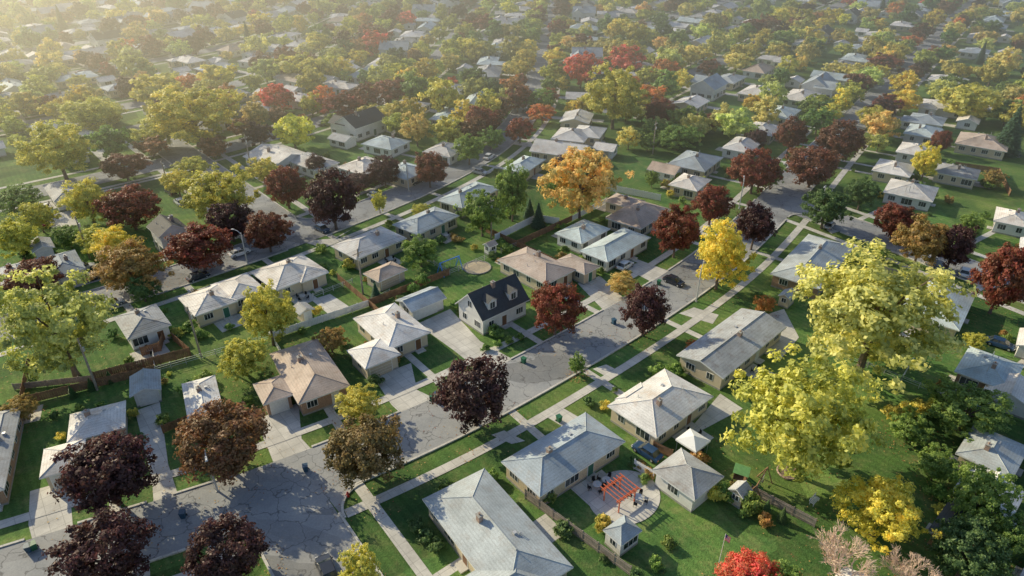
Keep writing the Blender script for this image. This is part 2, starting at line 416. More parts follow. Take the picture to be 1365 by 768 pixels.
def place(name,rects_px,rm='g',wm='be',kind='hip',z=2.9,pitch=.33,chim=True,garage=None,small=False,seed=0,join=False):
    R=[]; base=None
    for (p0,p1,p2) in rects_px:
        P0,P1,P2=G(*p0,z),G(*p1,z),G(*p2,z)
        if base is None:
            d=P1-P0; cen=(P1+P2)/2; ang=snapang(math.atan2(d[1],d[0]),*cen); base=(cen,ang)
        e1=np.array([math.cos(ang),math.sin(ang)]); e2=np.array([-e1[1],e1[0]])
        c=(P1+P2)/2-base[0]; L=abs((P1-P0)@e1); W=abs((P2-P0)@e2)
        R.append((float(c@e1),float(c@e2),max(L,2.2),max(W,2.2)))
    parts=build_house(R,RM[rm],WM[wm],kind,z,pitch,random.Random(seed),chim,garage,small)
    e=obj(name,None,(*base[0],0),base[1])
    for k,mb in parts.items():
        if mb.v: obj(k,mb.mesh(name+'_'+k),parent=e)
    for r in R:
        w=base[0]+e1*r[0]+e2*r[1]; occ.append((w[0],w[1],max(r[2],r[3])/2+1.0))
    if chim: nearh.append((base[0],e1,e2,R[0][2],R[0][3]))
    return e,R,base
HS=[
 ('ranch_house',[((633,631),(779,748),(548,672)),((700,735),(760,790),(590,770))],'b','be','hip',{}),
 ('ranch_house',[((661,612),(784,554),(716,656))],'b','cr','hip',{'pitch':.34}),
 ('ranch_house',[((808,545),(880,492),(882,583)),((835,522),(868,500),(820,552))],'w','be','hip',{}),
 ('ranch_house',[((900,478),(982,412),(972,503))],'g','be','gable',{'pitch':.26}),
 ('ranch_house',[((1018,362),(1086,314),(1084,383))],'b','br','hip',{}),
 ('ranch_house',[((1195,400),(1240,362),(1262,452))],'c','be','hip',{}),
 ('ranch_house',[((1265,472),(1318,452),(1320,535))],'c','br','hip',{}),
 ('ranch_house',[((1258,575),(1335,560),(1310,645))],'b','be','hip',{}),
 ('brick_house',[((-60,570),(-15,545),(10,660))],'g','br','hip',{}),
 ('ranch_house',[((85,556),(160,534),(97,590)),((48,602),(105,585),(62,636))],'w','be','hip',{'garage':(1,0)}),
 ('brick_house',[((233,520),(276,497),(262,566)),],'w','be','hip',{'garage':(0,0)}),
 ('ranch_house',[((352,478),(412,450),(410,540)),((332,516),(370,498),(358,540))],'t','br','hip',{'garage':(1,0)}),
 ('ranch_house',[((456,430),(512,408),(532,461)),((458,468),(506,450),(490,490))],'w','be','hip',{'garage':(1,0)}),
 ('ranch_house',[((664,345),(705,328),(725,380)),((745,345),(765,335),(775,368))],'t','be','hip',{}),
 ('ranch_house',[((738,308),(785,292),(768,325)),((768,330),(840,304),(800,348))],'c','wh','hip',{}),
 ('ranch_house',[((804,288),(855,266),(848,305))],'t','be','hip',{}),
 ('ranch_house',[((886,242),(922,230),(918,256))],'w','cr','hip',{}),
 ('ranch_house',[((882,216),(925,201),(930,228)),],'b','be','hip',{}),
 ('ranch_house',[((148,432),(196,400),(182,458))],'g','wh','hip',{}),
 ('ranch_house',[((235,402),(285,376),(268,424)),((275,382),(322,364),(312,402))],'w','be','hip',{}),
 ('ranch_house',[((330,368),(392,338),(378,388)),((375,356),(410,342),(400,378))],'w','be','hip',{}),
 ('ranch_house',[((438,330),(503,302),(480,345))],'w','cr','hip',{}),
 ('ranch_house',[((520,300),(578,276),(558,312))],'b','be','hip',{}),
 ('ranch_house',[((583,266),(636,241),(614,278))],'c','be','hip',{}),
 ('ranch_house',[((668,222),(706,206),(692,232))],'c','be','hip',{}),
 ('ranch_house',[((-30,368),(30,345),(20,385))],'g','wh','hip',{}),
 ('ranch_house',[((40,352),(85,332),(80,372))],'b','wh','hip',{}),
 ('ranch_house',[((48,250),(85,240),(82,268))],'g','wh','hip',{}),
 ('ranch_house',[((318,210),(372,194),(368,222))],'w','wh','gable',{'pitch':.3}),
 ('ranch_house',[((378,212),(412,202),(418,228))],'w','wh','hip',{}),
 ('ranch_house',[((448,222),(490,208),(482,234))],'w','wh','hip',{}),
 ('ranch_house',[((505,228),(540,215),(540,240))],'c','be','hip',{}),
 ('ranch_house',[((478,190),(515,180),(515,200))],'c','wh','hip',{}),
 ('ranch_house',[((560,200),(598,188),(592,210))],'w','wh','hip',{}),
 ('ranch_house',[((1165,248),(1205,236),(1225,272))],'w','wh','hip',{}),
 ('ranch_house',[((1155,225),(1180,212),(1205,236))],'w','be','hip',{}),
 ('ranch_house',[((1185,200),(1212,190),(1232,210))],'w','wh','hip',{}),
 ('ranch_house',[((1195,176),(1222,166),(1240,184))],'c','wh','hip',{}),
 ('ranch_house',[((1262,190),(1290,178),(1332,200))],'t','be','hip',{}),
 ('ranch_house',[((1312,292),(1340,278),(1362,302))],'w','wh','hip',{}),
 ('ranch_house',[((1230,228),(1262,220),(1290,236))],'g','be','hip',{}),
 ('ranch_house',[((955,195),(990,182),(990,204))],'w','wh','hip',{}),
 ('ranch_house',[((985,172),(1015,162),(1020,182))],'w','be','hip',{}),
 ('ranch_house',[((1008,150),(1040,140),(1042,160))],'c','wh','hip',{}),
 ('ranch_house',[((1035,128),(1066,118),(1070,138))],'w','wh','hip',{}),
 ('ranch_house',[((975,122),(1010,114),(1012,130))],'w','be','hip',{}),
 ('ranch_house',[((722,180),(765,168),(760,192)),((745,176),(790,166),(780,185))],'w','be','hip',{}),
 ('ranch_house',[((800,265),(830,258),(835,278))],'t','be','hip',{}),
]
for i,(n,r,rm,wm,k,kw) in enumerate(HS): place(n,r,rm,wm,k,seed=i+3,**kw)
GS=[ ([((864,626),(909,600),(925,664))],'g','wh','hip',2.9),
 ([((165,508),(206,490),(180,532))],'b','wh','gable',2.6),
 ([((524,404),(566,382),(556,416))],'b','wh','gable',2.6),
 ([((482,368),(515,348),(512,376))],'t','be','hip',2.6),
 ([((390,408),(412,402),(395,420))],'g','be','gable',2.3),
 ([((1215,690),(1290,678),(1240,715))],'d','br','gable',2.6),
 ([((30,325),(60,318),(50,335))],'g','wh','gable',2.6),
 ([((860,224),(880,216),(895,234))],'t','wh','gable',2.5),
 ([((435,184),(455,178),(458,190))],'g','wh','gable',2.5),
]
for i,(r,rm,wm,k,z) in enumerate(GS): place('garage',r,rm,wm,k,z=z,chim=False,garage=(0,0),seed=50+i,pitch=.4)
place('garden_shed',[((799,706),(832,690),(828,724))],'b','wh','hip',z=2.4,pitch=.7,chim=False,small=True)
place('garden_shed',[((974,652),(990,645),(984,660))],'g','be','gable',z=2.3,pitch=.7,chim=False,small=True)
place('garden_shed',[((644,326),(655,321),(652,330))],'t','wh','gable',z=2.2,pitch=.6,chim=False,small=True)
place('garden_shed',[((404,472),(416,467),(412,479))],'b','wh','gable',z=2.2,pitch=.6,chim=False,small=True)
place('garden_shed',[((1036,392),(1050,385),(1050,400))],'g','be','gable',z=2.2,pitch=.6,chim=False,small=True)
e,R,base=place('cape_cod_house',[((648,428),(708,397),(604,407))],'d','wh','gable_x',z=3.4,pitch=.95,seed=2)
L,W=R[0][2],R[0][3]; mb=MB()
for sx in (-.22,.22):
    cx=sx*L; y0=-W/2+1.0; yb=-.6; zt=3.4+2.75; w=.95
    mb.box(cx-w,cx+w,y0,yb,3.6,zt-.3,WM['wh'])
    for s in (1,-1):
        mb.add([(cx+s*(w+.25),y0-.3,zt-.35),(cx+s*(w+.25),yb+.4,zt-.35),(cx,yb+.4,zt+.45),(cx,y0-.3,zt+.45)],[(0,1,2,3) if s<0 else (3,2,1,0)],RM['d'])
    mb.add([(cx-w,y0,zt-.3),(cx+w,y0,zt-.3),(cx,y0,zt+.4)],[(0,1,2)],WM['wh'])
    window(mb,cx,y0,0,-1,1.0,4.4,5.6)
window(mb,-L/2+.42,0,-1,0,1.0,4.4,5.5)
obj('dormers',mb.mesh('dormers'),parent=e)
e,R,base=place('two_storey_house',[((194,304),(232,290),(215,318))],'d','wh','gable',z=5.2,pitch=.6,seed=9)
# front walks and rear patios for the surveyed houses
rw=random.Random(8); zi=0; patios=[]
for (c,e1,e2,L,W) in nearh:
    R5=np.vstack(roads); k=int(np.argmin(np.hypot(R5[:,0]-c[0],R5[:,1]-c[1]))); d=R5[k]-c; dist=np.linalg.norm(d)
    if dist>40 or dist<12: continue
    d/=dist; n=np.array([-d[1],d[0]]); o=rw.uniform(-1.5,1.5)
    zi+=1; w=.65; a0=c+d*3+n*o; a1=c+d*(dist-RW/2)+n*o
    q=[a0-n*w,a1-n*w,a1+n*w,a0+n*w]; dmb.add([(p[0],p[1],.0033+.0002*zi) for p in q],[(3,2,1,0)],M_drive)
    h=(W if abs(d@e2)>.7 else L)/2; pc=c-d*(h+1.6)+n*rw.uniform(-2,2); w=rw.uniform(1.8,2.8)
    q=[pc-n*w-d*2,pc-n*w+d*2,pc+n*w+d*2,pc+n*w-d*2]; dmb.add([(p[0],p[1],.0034+.0002*zi) for p in q],[(0,1,2,3)],M_drive)
    if rw.random()<.5: patios.append(pc)
# ---------- automatic rows of far / outside houses
protos=[]
rp=random.Random(11)
for i in range(18):
    L=rp.uniform(10.5,17); W=rp.uniform(8,10.5); rects=[(0,0,L,W)]
    if rp.random()<.6: rects.append((L*.28*rp.choice([-1,1]),-W*rp.uniform(.25,.5),rp.uniform(5.5,7.5),7.5))
    two=i%6==5
    parts=build_house(rects,RM[['w','g','c','w','w','d','b','c','w','t','g','w','c','b','w','w','w','b'][i]],WM[['wh','be','wh','cr','wh','wh','be','wh','be','wh','wh','br','cr','wh','be','wh','cr','wh'][i]],'gable' if i%3==2 else 'hip',4.4 if two else 2.9,.6 if two else rp.choice([.28,.33,.42]),rp,True,(0,0) if i%2 else None)
    mb=MB(); [mb.merge(p) for p in parts.values()]; protos.append(mb.mesh('ranch_house_far'))
gp=build_house([(0,0,6.5,6.5)],RM['w'],WM['wh'],'gable',2.5,.4,rp,False,(0,0)); mb=MB(); [mb.merge(p) for p in gp.values()]; garproto=mb.mesh('garage_far')
def visible_manual(x,y):
    if y<20: return False
    u,v=proj(x,y); return -60<u<1425 and v>212 and v<900
rr=random.Random(5)
for P,side0 in [(A,None),(B,None)]+[(f[1],None) for f in far]:
    T,N=frame(P); acc=0
    for s in (1,-1):
        acc=0; gap=19
        for i in range(1,len(P)):
            acc+=np.linalg.norm(P[i]-P[i-1])
            if acc<gap: continue
            off=RW/2+15.5+rr.uniform(-2.5,3.5); c=P[i]+N[i]*off*s; x,y=c
            if y<-60 or y>640 or abs(x)>.85*y+170: continue
            if visible_manual(x,y): continue
            if rdist(x,y)<14: continue
            o=np.array(occ)
            if np.min(np.hypot(o[:,0]-x,o[:,1]-y)-o[:,2])<6.5: continue
            acc=rr.uniform(-2,1); gap=rr.uniform(17,24)
            if rr.random()<(.3 if x>130 else .06): continue
            a=math.atan2(T[i][1],T[i][0])+(0 if s>0 else math.pi)+(math.pi/2 if rr.random()<.35 else 0)
            obj('ranch_house',rr.choice(protos),(x,y,0),a); occ.append((x,y,7.5))
            t=T[i]; n=N[i]*s; a0=P[i]+t*7.8+n*(RW/2); a1=P[i]+t*7.8+n*(off+8); w=1.6
            z=.02+.0005*rr.randint(0,30)
            q=[a0-t*w,a0+t*w,a1+t*w,a1-t*w]
            if s<0: q=q[::-1]
            dmb.add([(p[0],p[1],z) for p in q],[(0,1,2,3)],M_drive)
            if rr.random()<.5:
                g=a1+n*3
                if rdist(*g)>14: obj('garage',garproto,(g[0],g[1],0),a); occ.append((g[0],g[1],3.5))
obj('road',rmb.mesh('road')); obj('kerb',kmb.mesh('kerb')); obj('sidewalk',smb.mesh('sidewalk')); obj('driveway',dmb.mesh('driveway'))
# ---------- trees
def tree_mesh(name,seed,ncl,nlf,leaf,ax=(5,5,4.1),cz=5.9,cr=(.8,1.5),lob=.3,fill=.5,trunk=True,trz=1.0):
    rng=np.random.RandomState(seed); mb=MB()
    d=rng.normal(size=(ncl,3)); d/=np.linalg.norm(d,axis=1)[:,None]
    lo=np.array([1+lob*(noise.noise(Vector(tuple(q*1.6+seed*3.1))))*1.6 for q in d])
    r=(fill+(.95-fill)*rng.rand(ncl)**.6)*lo
    cen=d*r[:,None]*np.array(ax)+np.array([0,0,cz]); cen[:,2]=np.maximum(cen[:,2],.6 if not trunk else 1.6)
    R=rng.uniform(cr[0],cr[1],ncl); ct=rng.rand(ncl)
    if trunk:
        h=cz-.3*ax[2]
        mb.tube([(0,0,-.2),(.05,0,.5),(.1,.05,h*.6),(0,.1,h),(0,0,cz+ax[2]*.4)],[.38,.27,.22,.18,.05],8,M_bark)
        for k in range(9):
            t=cen[rng.randint(ncl)]; z0=rng.uniform(h*.45,h)
            mid=(t[0]*.45,t[1]*.45,z0+(t[2]-z0)*.55+.2); mb.tube([(0,0,z0),mid,tuple(t)],[.13,.08,.025],5,M_bark)
    n=ncl*nlf; ci=np.repeat(np.arange(ncl),nlf)
    dd=rng.normal(size=(n,3)); dd/=np.linalg.norm(dd,axis=1)[:,None]
    pos=cen[ci]+dd*(R[ci]*rng.uniform(.3,1.15,n)**.8)[:,None]*np.array([1,1,.75])
    out=(pos-np.array([0,0,cz])); out/=np.linalg.norm(out,axis=1)[:,None]+1e-6
    nr=dd*.55+out*.6+rng.normal(size=(n,3))*.5+np.array([0,0,.2]); nr/=np.linalg.norm(nr,axis=1)[:,None]
    a=np.cross(nr,rng.normal(size=(n,3))); a/=np.linalg.norm(a,axis=1)[:,None]; b=np.cross(nr,a)
    s=(leaf*rng.uniform(.6,1.35,n))[:,None]
    V=np.stack([pos-a*s*.7,pos-b*s*.42,pos+a*s*.7,pos+b*s*.42],1).reshape(-1,3)
    nb=len(mb.v); vs=np.vstack([np.array(mb.v).reshape(-1,3),V]) if nb else V
    fs=mb.f+(np.arange(n*4).reshape(n,4)+nb).tolist()
    me=bpy.data.meshes.new(name); me.from_pydata(vs.tolist(),[],fs)
    me.materials.append(M_leaf); me.materials.append(M_bark)
    me.polygons.foreach_set('material_index',[1]*len(mb.f)+[0]*n)
    at=me.attributes.new('tint','FLOAT','POINT')
    tint=np.clip(ct[ci]*.5+rng.rand(n)*.5,0,1); at.data.foreach_set('value',np.concatenate([np.zeros(nb),np.repeat(tint,4)]).astype(np.float32))
    me.update(); return me
near=[tree_mesh('round_maple',s,220,62,.31,lob=.28,fill=.5,cr=(.5,1.0)) for s in range(5)]
wide=[tree_mesh('wide_tree',10+s,300,56,.27,ax=(5,5,4.3),lob=.42,fill=.35,cr=(.35,.8)) for s in range(5)]
farm=[tree_mesh('far_tree',20+s,90,28,.72,lob=.45,fill=.5,cr=(.6,1.25)) for s in range(8)]
bush=[tree_mesh('bush',40+s,30,45,.2,ax=(1,1,.75),cz=.75,cr=(.3,.45),lob=.3,fill=.3,trunk=False) for s in range(3)]
def conifer(seed):
    rng=np.random.RandomState(seed); mb=MB(); mb.tube([(0,0,0),(0,0,9.6)],[.25,.03],6,M_bark)
    n=7000; z=1-np.sqrt(rng.rand(n)); tier=np.floor(z*16)/16; zz=.5+z*9.3
    rad=(1-z)*2.6*(1.05-.35*((z*16)%1)); th=rng.rand(n)*6.283; r=rad*np.sqrt(rng.uniform(.25,1,n))*(1+.12*np.sin(th*7+tier*40))
    pos=np.stack([r*np.cos(th),r*np.sin(th),zz-.25*r],1)
    out=np.stack([np.cos(th),np.sin(th),-.35+0*th],1); side=np.stack([-np.sin(th),np.cos(th),0*th],1); side=side+rng.normal(size=(n,3))*.4
    s=rng.uniform(.2,.45,n)[:,None]
    V=np.stack([pos-out*s*.6,pos-side*s*.3,pos+out*s*.6,pos+side*s*.3],1).reshape(-1,3); nb=len(mb.v)
    me=bpy.data.meshes.new('conifer'); me.from_pydata(mb.v+V.tolist(),[],mb.f+(np.arange(n*4).reshape(n,4)+nb).tolist())
    me.materials.append(M_leaf); me.materials.append(M_bark); me.polygons.foreach_set('material_index',[1]*len(mb.f)+[0]*n)
    at=me.attributes.new('tint','FLOAT','POINT'); at.data.foreach_set('value',np.concatenate([np.zeros(nb),np.repeat(np.clip(rng.rand(n)*.6+.4*((z*16)%1),0,1),4)]).astype(np.float32)); me.update(); return me
cone=[conifer(1),conifer(2)]
def bare(seed):
    rnd=random.Random(seed); mb=MB(); M=simple('twigs',(.7,.54,.42),.9,.2)
    def br(p,d,l,r,lev):
        q=p+d*l*.5+Vector((rnd.uniform(-.1,.1)*l,rnd.uniform(-.1,.1)*l,0)); e=p+d*l
        mb.tube([p,q,e],[r,r*.8,r*.6],4 if lev else 6,M if lev>0 else M_bark,False)
        if lev>=5: return
        for k in range(3 if lev<4 else 4):
            nd=(d+Vector((rnd.uniform(-1,1),rnd.uniform(-1,1),rnd.uniform(-.3,.6)))*.75).normalized()
            br(p+d*l*rnd.uniform(.6,1),nd,l*rnd.uniform(.62,.8),max(r*.6,.024),lev+1)
    for k in range(4): br(Vector((0,0,0)),Vector((rnd.uniform(-.6,.6),rnd.uniform(-.6,.6),1)).normalized(),2.6,.16,0)
    return mb.mesh('bare_tree')
BARE=bare(3)
KC={'P':(.13,.062,.055),'R':(.30,.11,.06),'RB':(.26,.12,.068),'BR':(.36,.19,.09),'BG':(.30,.235,.09),'Y':(.88,.77,.14),'YG':(.70,.67,.15),
 'LG':(.74,.73,.24),'YT':(.78,.63,.22),'G':(.27,.40,.10),'DG':(.15,.25,.085),'RED':(.78,.22,.13),'OR':(.75,.38,.12),'OG':(.50,.36,.12),'SPR':(.14,.25,.15),'PK':(.6,.42,.3)}
KN={'P':'purple_maple_tree','R':'red_maple_tree','RB':'red_maple_tree','BR':'bronze_maple_tree','BG':'bronze_maple_tree','Y':'yellow_maple_tree','YG':'ash_tree','LG':'locust_tree','YT':'tan_autumn_tree','G':'green_tree','DG':'green_tree','RED':'scarlet_maple_tree','OR':'orange_maple_tree','OG':'autumn_oak_tree','SPR':'spruce_tree','PK':'pink_autumn_tree'}
tr=random.Random(3); tocc=[]
def jit(c,a=.12):
    k=1+tr.uniform(-a,a)*1.3; return (min(.9,c[0]*k*(1+tr.uniform(-a,a))),min(.9,c[1]*k),c[2]*k,1)
def tree(u,v,vt,w,k):
    x,y=G(u,v); wm=w*depth(x,y,5)/F; hz=6.
    for _ in range(60):
        top=min(proj(x,y+wm/2*math.cos(f),.59*hz+.41*hz*math.sin(f))[1] for f in (.7,1.0,1.3,1.57))
        hz+=(top-vt)*.035
    hz=min(max(hz,wm*.62),wm*1.6)
    x=(u-682.5)/F*depth(x,y,.59*hz); wm=w*depth(x,y,.5*hz)/F
    D=depth(x,y)
    if k=='SPR': me=tr.choice(cone); sc=(wm/5.2,wm/5.2,hz/9.8)
    elif k in('BARE',): me=BARE; sc=(wm/9,)*3
    else:
        me=tr.choice(near if k in('P','R','RB','BR','BG','RED') else wide) if D<230 else tr.choice(farm); sc=(wm/10.6,wm/10.6,hz/10.2)
    o=obj('bare_tree' if k=='BARE' else KN[k],me,(x,y,0),tr.uniform(0,6.28),scale=sc)
    if k!='BARE': o.color=jit(KC[k],.06)
    tocc.append((x,y,wm/2))
TR=[(140,672,568,128,'P'),(298,630,533,122,'BR'),(135,775,678,118,'P'),(302,775,685,104,'P'),(487,636,545,112,'BG'),(633,566,475,104,'P'),
(741,447,373,73,'R'),(861,448,375,66,'P'),(903,343,275,62,'R'),(1008,333,268,58,'P'),(963,385,296,78,'Y'),(950,300,243,56,'R'),(1007,258,198,68,'R'),
(1085,250,190,75,'RB'),(1055,206,155,46,'RB'),(1122,216,160,60,'RB'),(1103,305,245,62,'DG'),(1150,280,235,46,'DG'),(1170,495,335,212,'LG'),(1072,630,470,190,'YG'),
(1178,715,622,110,'Y'),(1140,790,668,115,'BARE'),(1230,355,290,70,'OG'),(1275,358,295,52,'P'),(1195,320,268,55,'R'),(1342,418,320,78,'R'),(1295,770,685,100,'DG'),
(1225,800,735,90,'BARE'),(1000,790,730,85,'RED'),(1050,800,750,70,'G'),(1352,740,680,70,'G'),(1352,205,128,42,'SPR'),(1237,242,192,36,'Y'),(1255,205,172,30,'R'),
(72,500,358,150,'LG'),(355,460,378,72,'YG'),(323,500,445,66,'YG'),(265,360,295,88,'R'),(355,336,278,60,'RB'),(172,388,322,95,'OG'),(152,350,303,62,'Y'),(45,395,340,80,'RB'),
(188,402,365,44,'DG'),(172,306,245,80,'R'),(290,298,222,98,'YG'),(115,298,240,65,'YG'),(305,322,265,60,'P'),(442,306,225,78,'P'),(380,278,218,58,'R'),(512,250,207,46,'P'),
(572,250,200,48,'RB'),(775,290,185,105,'YT'),(683,295,220,50,'G'),(642,315,250,58,'G'),(735,265,240,25,'G'),(640,184,138,45,'R'),(590,158,103,50,'YG'),(820,172,88,85,'YG'),(775,118,70,48,'RED'),
(835,98,62,52,'RED'),(690,150,112,35,'R'),(555,195,150,45,'YT'),(255,195,115,130,'YG'),(75,240,165,92,'YG'),(165,240,205,60,'RB'),(205,198,160,60,'YG'),(290,122,82,52,'Y'),(480,255,230,40,'P'),
(255,238,205,50,'YG'),(25,285,245,60,'G'),(20,345,290,60,'YG'),(130,340,300,55,'YG'),(560,355,315,55,'G'),(440,470,432,45,'OG'),(475,560,512,65,'YG'),(770,500,472,26,'G'),(830,392,362,45,'YT'),
(1020,418,392,30,'OR'),(1215,590,545,60,'G'),(1290,575,535,110,'G'),(1250,640,590,60,'G'),(1310,700,610,80,'G'),(25,560,525,45,'OG'),(480,790,725,60,'YG'),(655,200,170,40,'G'),(625,220,180,45,'G'),
(870,250,225,20,'G'),(905,200,165,60,'G'),(870,190,160,35,'G'),(880,170,130,45,'R'),(940,175,150,40,'R'),(720,150,120,45,'G'),(560,290,270,28,'YG'),(1030,250,215,30,'G'),(1170,345,322,30,'G'),(925,470,452,22,'OR'),
(760,235,205,50,'P'),(500,400,375,18,'SPR'),(718,302,262,22,'SPR'),(706,290,258,18,'SPR'),(1300,470,440,30,'YG'),(505,285,255,22,'YG'),(1205,150,118,48,'Y'),(1165,175,140,48,'YG'),(1290,160,110,80,'YG'),(1180,100,70,45,'R'),
(1325,250,225,30,'OG'),(1295,315,285,35,'G'),(1010,200,170,30,'P'),(420,235,205,30,'P'),(455,160,120,60,'R'),(370,150,110,50,'RED'),(495,75,42,40,'RED'),(540,38,15,30,'RED'),(400,110,70,60,'YG'),(520,140,105,50,'R'),
(50,310,268,45,'YG'),(235,262,225,45,'YG'),(350,245,210,45,'YG'),(90,330,300,40,'G'),(230,330,300,40,'G'),(20,420,380,45,'G'),(215,150,110,80,'YG'),(120,180,140,80,'YG')]
for t in TR: tree(*t)
dist_parent=obj('distant_trees',None)
def clear(x,y,r,tr_=True,rd=6.3):
    if rdist(x,y)<rd: return False
    o=np.array(occ)
    if np.min(np.hypot(o[:,0]-x,o[:,1]-y)-o[:,2])<r: return False
    t=np.array(tocc); return np.min(np.hypot(t[:,0]-x,t[:,1]-y)-t[:,2]*.75)>r
def auto(x,y,k,w):
    D=depth(x,y,0); me=tr.choice(farm) if D>190 else tr.choice(near+wide)
    if k=='SPR': me=tr.choice(cone)
    s=w/10.6; far_=y>260
    o=obj('tree' if far_ else KN[k],me,(x,y,0),tr.uniform(0,6.28),dist_parent if far_ else None,(s,s,s*tr.uniform(.75,1.0)) if k!='SPR' else (s*1.1,s*1.1,s*1.3))
    o.color=jit(KC[k],.15); tocc.append((x,y,w/2))
for P in [A,B]+[f[1] for f in far]:
    T,N=frame(P)
    for s in (1,-1):
        acc=0
        for i in range(1,len(P)):
            acc+=np.linalg.norm(P[i]-P[i-1])
            if acc<13: continue
            x,y=P[i]+N[i]*s*(RW/2+1.8)
            if y<-40 or y>600 or abs(x)>.85*y+140: continue
            if visible_manual(x,y): continue
            acc=0
            if tr.random()<.3 or not clear(x,y,1.2,rd=5.5): continue
            auto(x,y,tr.choices(['P','R','RB','BR','OR','YG','G','Y','LG'],[1.7,2,2,1.8,.7,6,2.5,1.3,3])[0],tr.uniform(7,11.5))
cnt=0
for _ in range(16000):
    y=tr.uniform(-20,620); x=tr.uniform(-1,1)*(.85*y+150) if y>0 else tr.uniform(-150,150)
    if visible_manual(x,y): continue
    w=tr.uniform(5.5,12.5)
    if x>60 and tr.random()<.4: continue
    if y>150 or tr.random()<.3:
        if not clear(x,y,w*.2-.2,rd=7): continue
        auto(x,y,tr.choices(['YG','LG','Y','YT','G','DG','R','RED','OR','SPR','P'],[11,9,2.4,3.4,5,1.5,.9,.45,.6,.5,.4])[0],w); cnt+=1
    if cnt>1350: break
nb=[o for o in occ if visible_manual(o[0],o[1])]
for (hx,hy,hr) in nb:
    for _ in range(5):
        a=tr.uniform(0,6.28); r=hr+tr.uniform(-.6,3); x=hx+math.cos(a)*r; y=hy+math.sin(a)*r
        if rdist(x,y)<11 or any(inpoly(x,y,d) for d in DP): continue
        s=tr.uniform(.5,1.4); o=obj('shrub',tr.choice(bush),(x,y,0),a,scale=(s,s,s*tr.uniform(.8,1.3))); o.color=jit(KC[tr.choice(['G','DG','G','YG','G','OG'])],.15)
def hedge(pts,sp,sz,k,name='shrub',me=None):
    P=[G(*p) for p in pts]
    for a,b in zip(P[:-1],P[1:]):
        n=int(np.linalg.norm(b-a)/sp)
        for i in range(n):
            q=a+(b-a)*(i+.5)/n; o=obj(name,me or tr.choice(bush),(q[0],q[1],0),tr.uniform(0,6),scale=sz if hasattr(sz,'__len__') else (sz,)*3); o.color=jit(KC[k],.12)
hedge([(1010,680),(1052,700)],1.9,(.28,.28,.26),'DG','cedar_shrub',cone[0])
hedge([(85,535),(160,505)],2.2,(.3,.3,.24),'DG','cedar_shrub',cone[0])
hedge([(548,700),(590,740)],1.8,1.0,'DG')
hedge([(640,470),(700,450)],2.0,.8,'G')
hedge([(240,590),(270,580)],1.6,.8,'G')
hedge([(1180,560),(1260,548)],2.4,1.6,'YG')
# ---------- fences
OC=np.array(occ)
def fence_w(P,h=1.7,mat=M_wood,name='wood_fence',rail=False,check=False):
    mb=MB()
    for a,b in zip(P[:-1],P[1:]):
        d=b-a; L=np.linalg.norm(d)
        if L<.5: continue
        d=d/L; n=np.array([-d[1],d[0]]); np_=max(1,int(round(L/2.4))); sp=L/np_
        xf=lambda p:(a[0]+d[0]*p[0]+n[0]*p[1],a[1]+d[1]*p[0]+n[1]*p[1],p[2])
        for k in range(np_):
            m=a+d*(k+.5)*sp
            if check and (np.min(np.hypot(OC[:,0]-m[0],OC[:,1]-m[1])-OC[:,2]*.8)<0 or rdist(*m)<11 or any(inpoly(m[0],m[1],q) for q in DP)): continue
            x0,x1=k*sp,(k+1)*sp
            mb.box(x0-.06,x0+.06,-.06,.06,0,h+.1,mat,xf); mb.box(x1-.055,x1+.055,-.055,.055,0,h+.09,mat,xf)
            if rail:
                for z in (.4,.8,h-.05): mb.box(x0,x1,-.02,.02,z,z+.05,mat,xf)
            else:
                x=x0
                while x<x1-.05: mb.box(x+.01,min(x+.28,x1),-.02,.02,.08,h+random.uniform(-.03,.02),mat,xf); x+=.3
                mb.box(x0,x1,-.06,-.025,.4,.5,mat,xf); mb.box(x0,x1,-.06,-.025,h-.35,h-.25,mat,xf)
    if mb.v: obj(name,mb.mesh(name))
def fence(px,h=1.7,mat=M_wood,name='wood_fence',rail=False): fence_w([G(*p) for p in px],h,mat,name,rail)
fence([(128,508),(255,475),(232,455)],1.8)
fence([(20,520),(128,508)],1.2,M_woodg)
fence([(222,445),(215,468),(190,475)],1.8)
fence([(700,665),(840,768)],1.7,M_woodg)
fence([(1000,658),(1085,703)],1.5,M_woodg)
fence([(845,625),(870,640)],1.7,M_white,'white_fence')
fence([(660,322),(715,295),(745,300)],1.8,M_white,'white_fence')
fence([(790,250),(880,268)],1.8,M_white,'white_fence')
fence([(870,600),(895,612)],1.7,M_wood)
fence([(418,398),(470,378)],1.1,M_metal,'chain_link_fence',True)
fence([(470,418),(520,392)],1.1,M_metal,'chain_link_fence',True)
fence([(1262,222),(1330,232),(1345,262)],1.7,M_wood)
fence([(218,578),(262,560)],1.5,M_wood)
fr=random.Random(21)
for P,V,y0,y1 in ((A,VB*.5,75,175),(A,np.array([-48.,60.])*-.55,75,150)):
    M=P+V; T,N=frame(M)
    idx=[i for i in range(0,len(M),12) if y0<M[i][1]<y1 and abs(M[i][0])<.75*M[i][1]+25]
    for i,j in zip(idx[:-1],idx[1:]):
        kind=fr.random(); mat,nm_,rail,h=(M_wood,'wood_fence',False,1.6) if kind<.25 else (M_woodg,'wood_fence',False,1.4) if kind<.4 else (M_metal,'chain_link_fence',True,1.2) if kind<.75 else (M_white,'white_fence',False,1.5)
        fence_w([M[i],M[j]],h,mat,nm_,rail,True)
        for s in (1,-1):
            if fr.random()<.7: fence_w([M[i],M[i]+N[i]*s*13],h-.1,mat,nm_,rail,True)
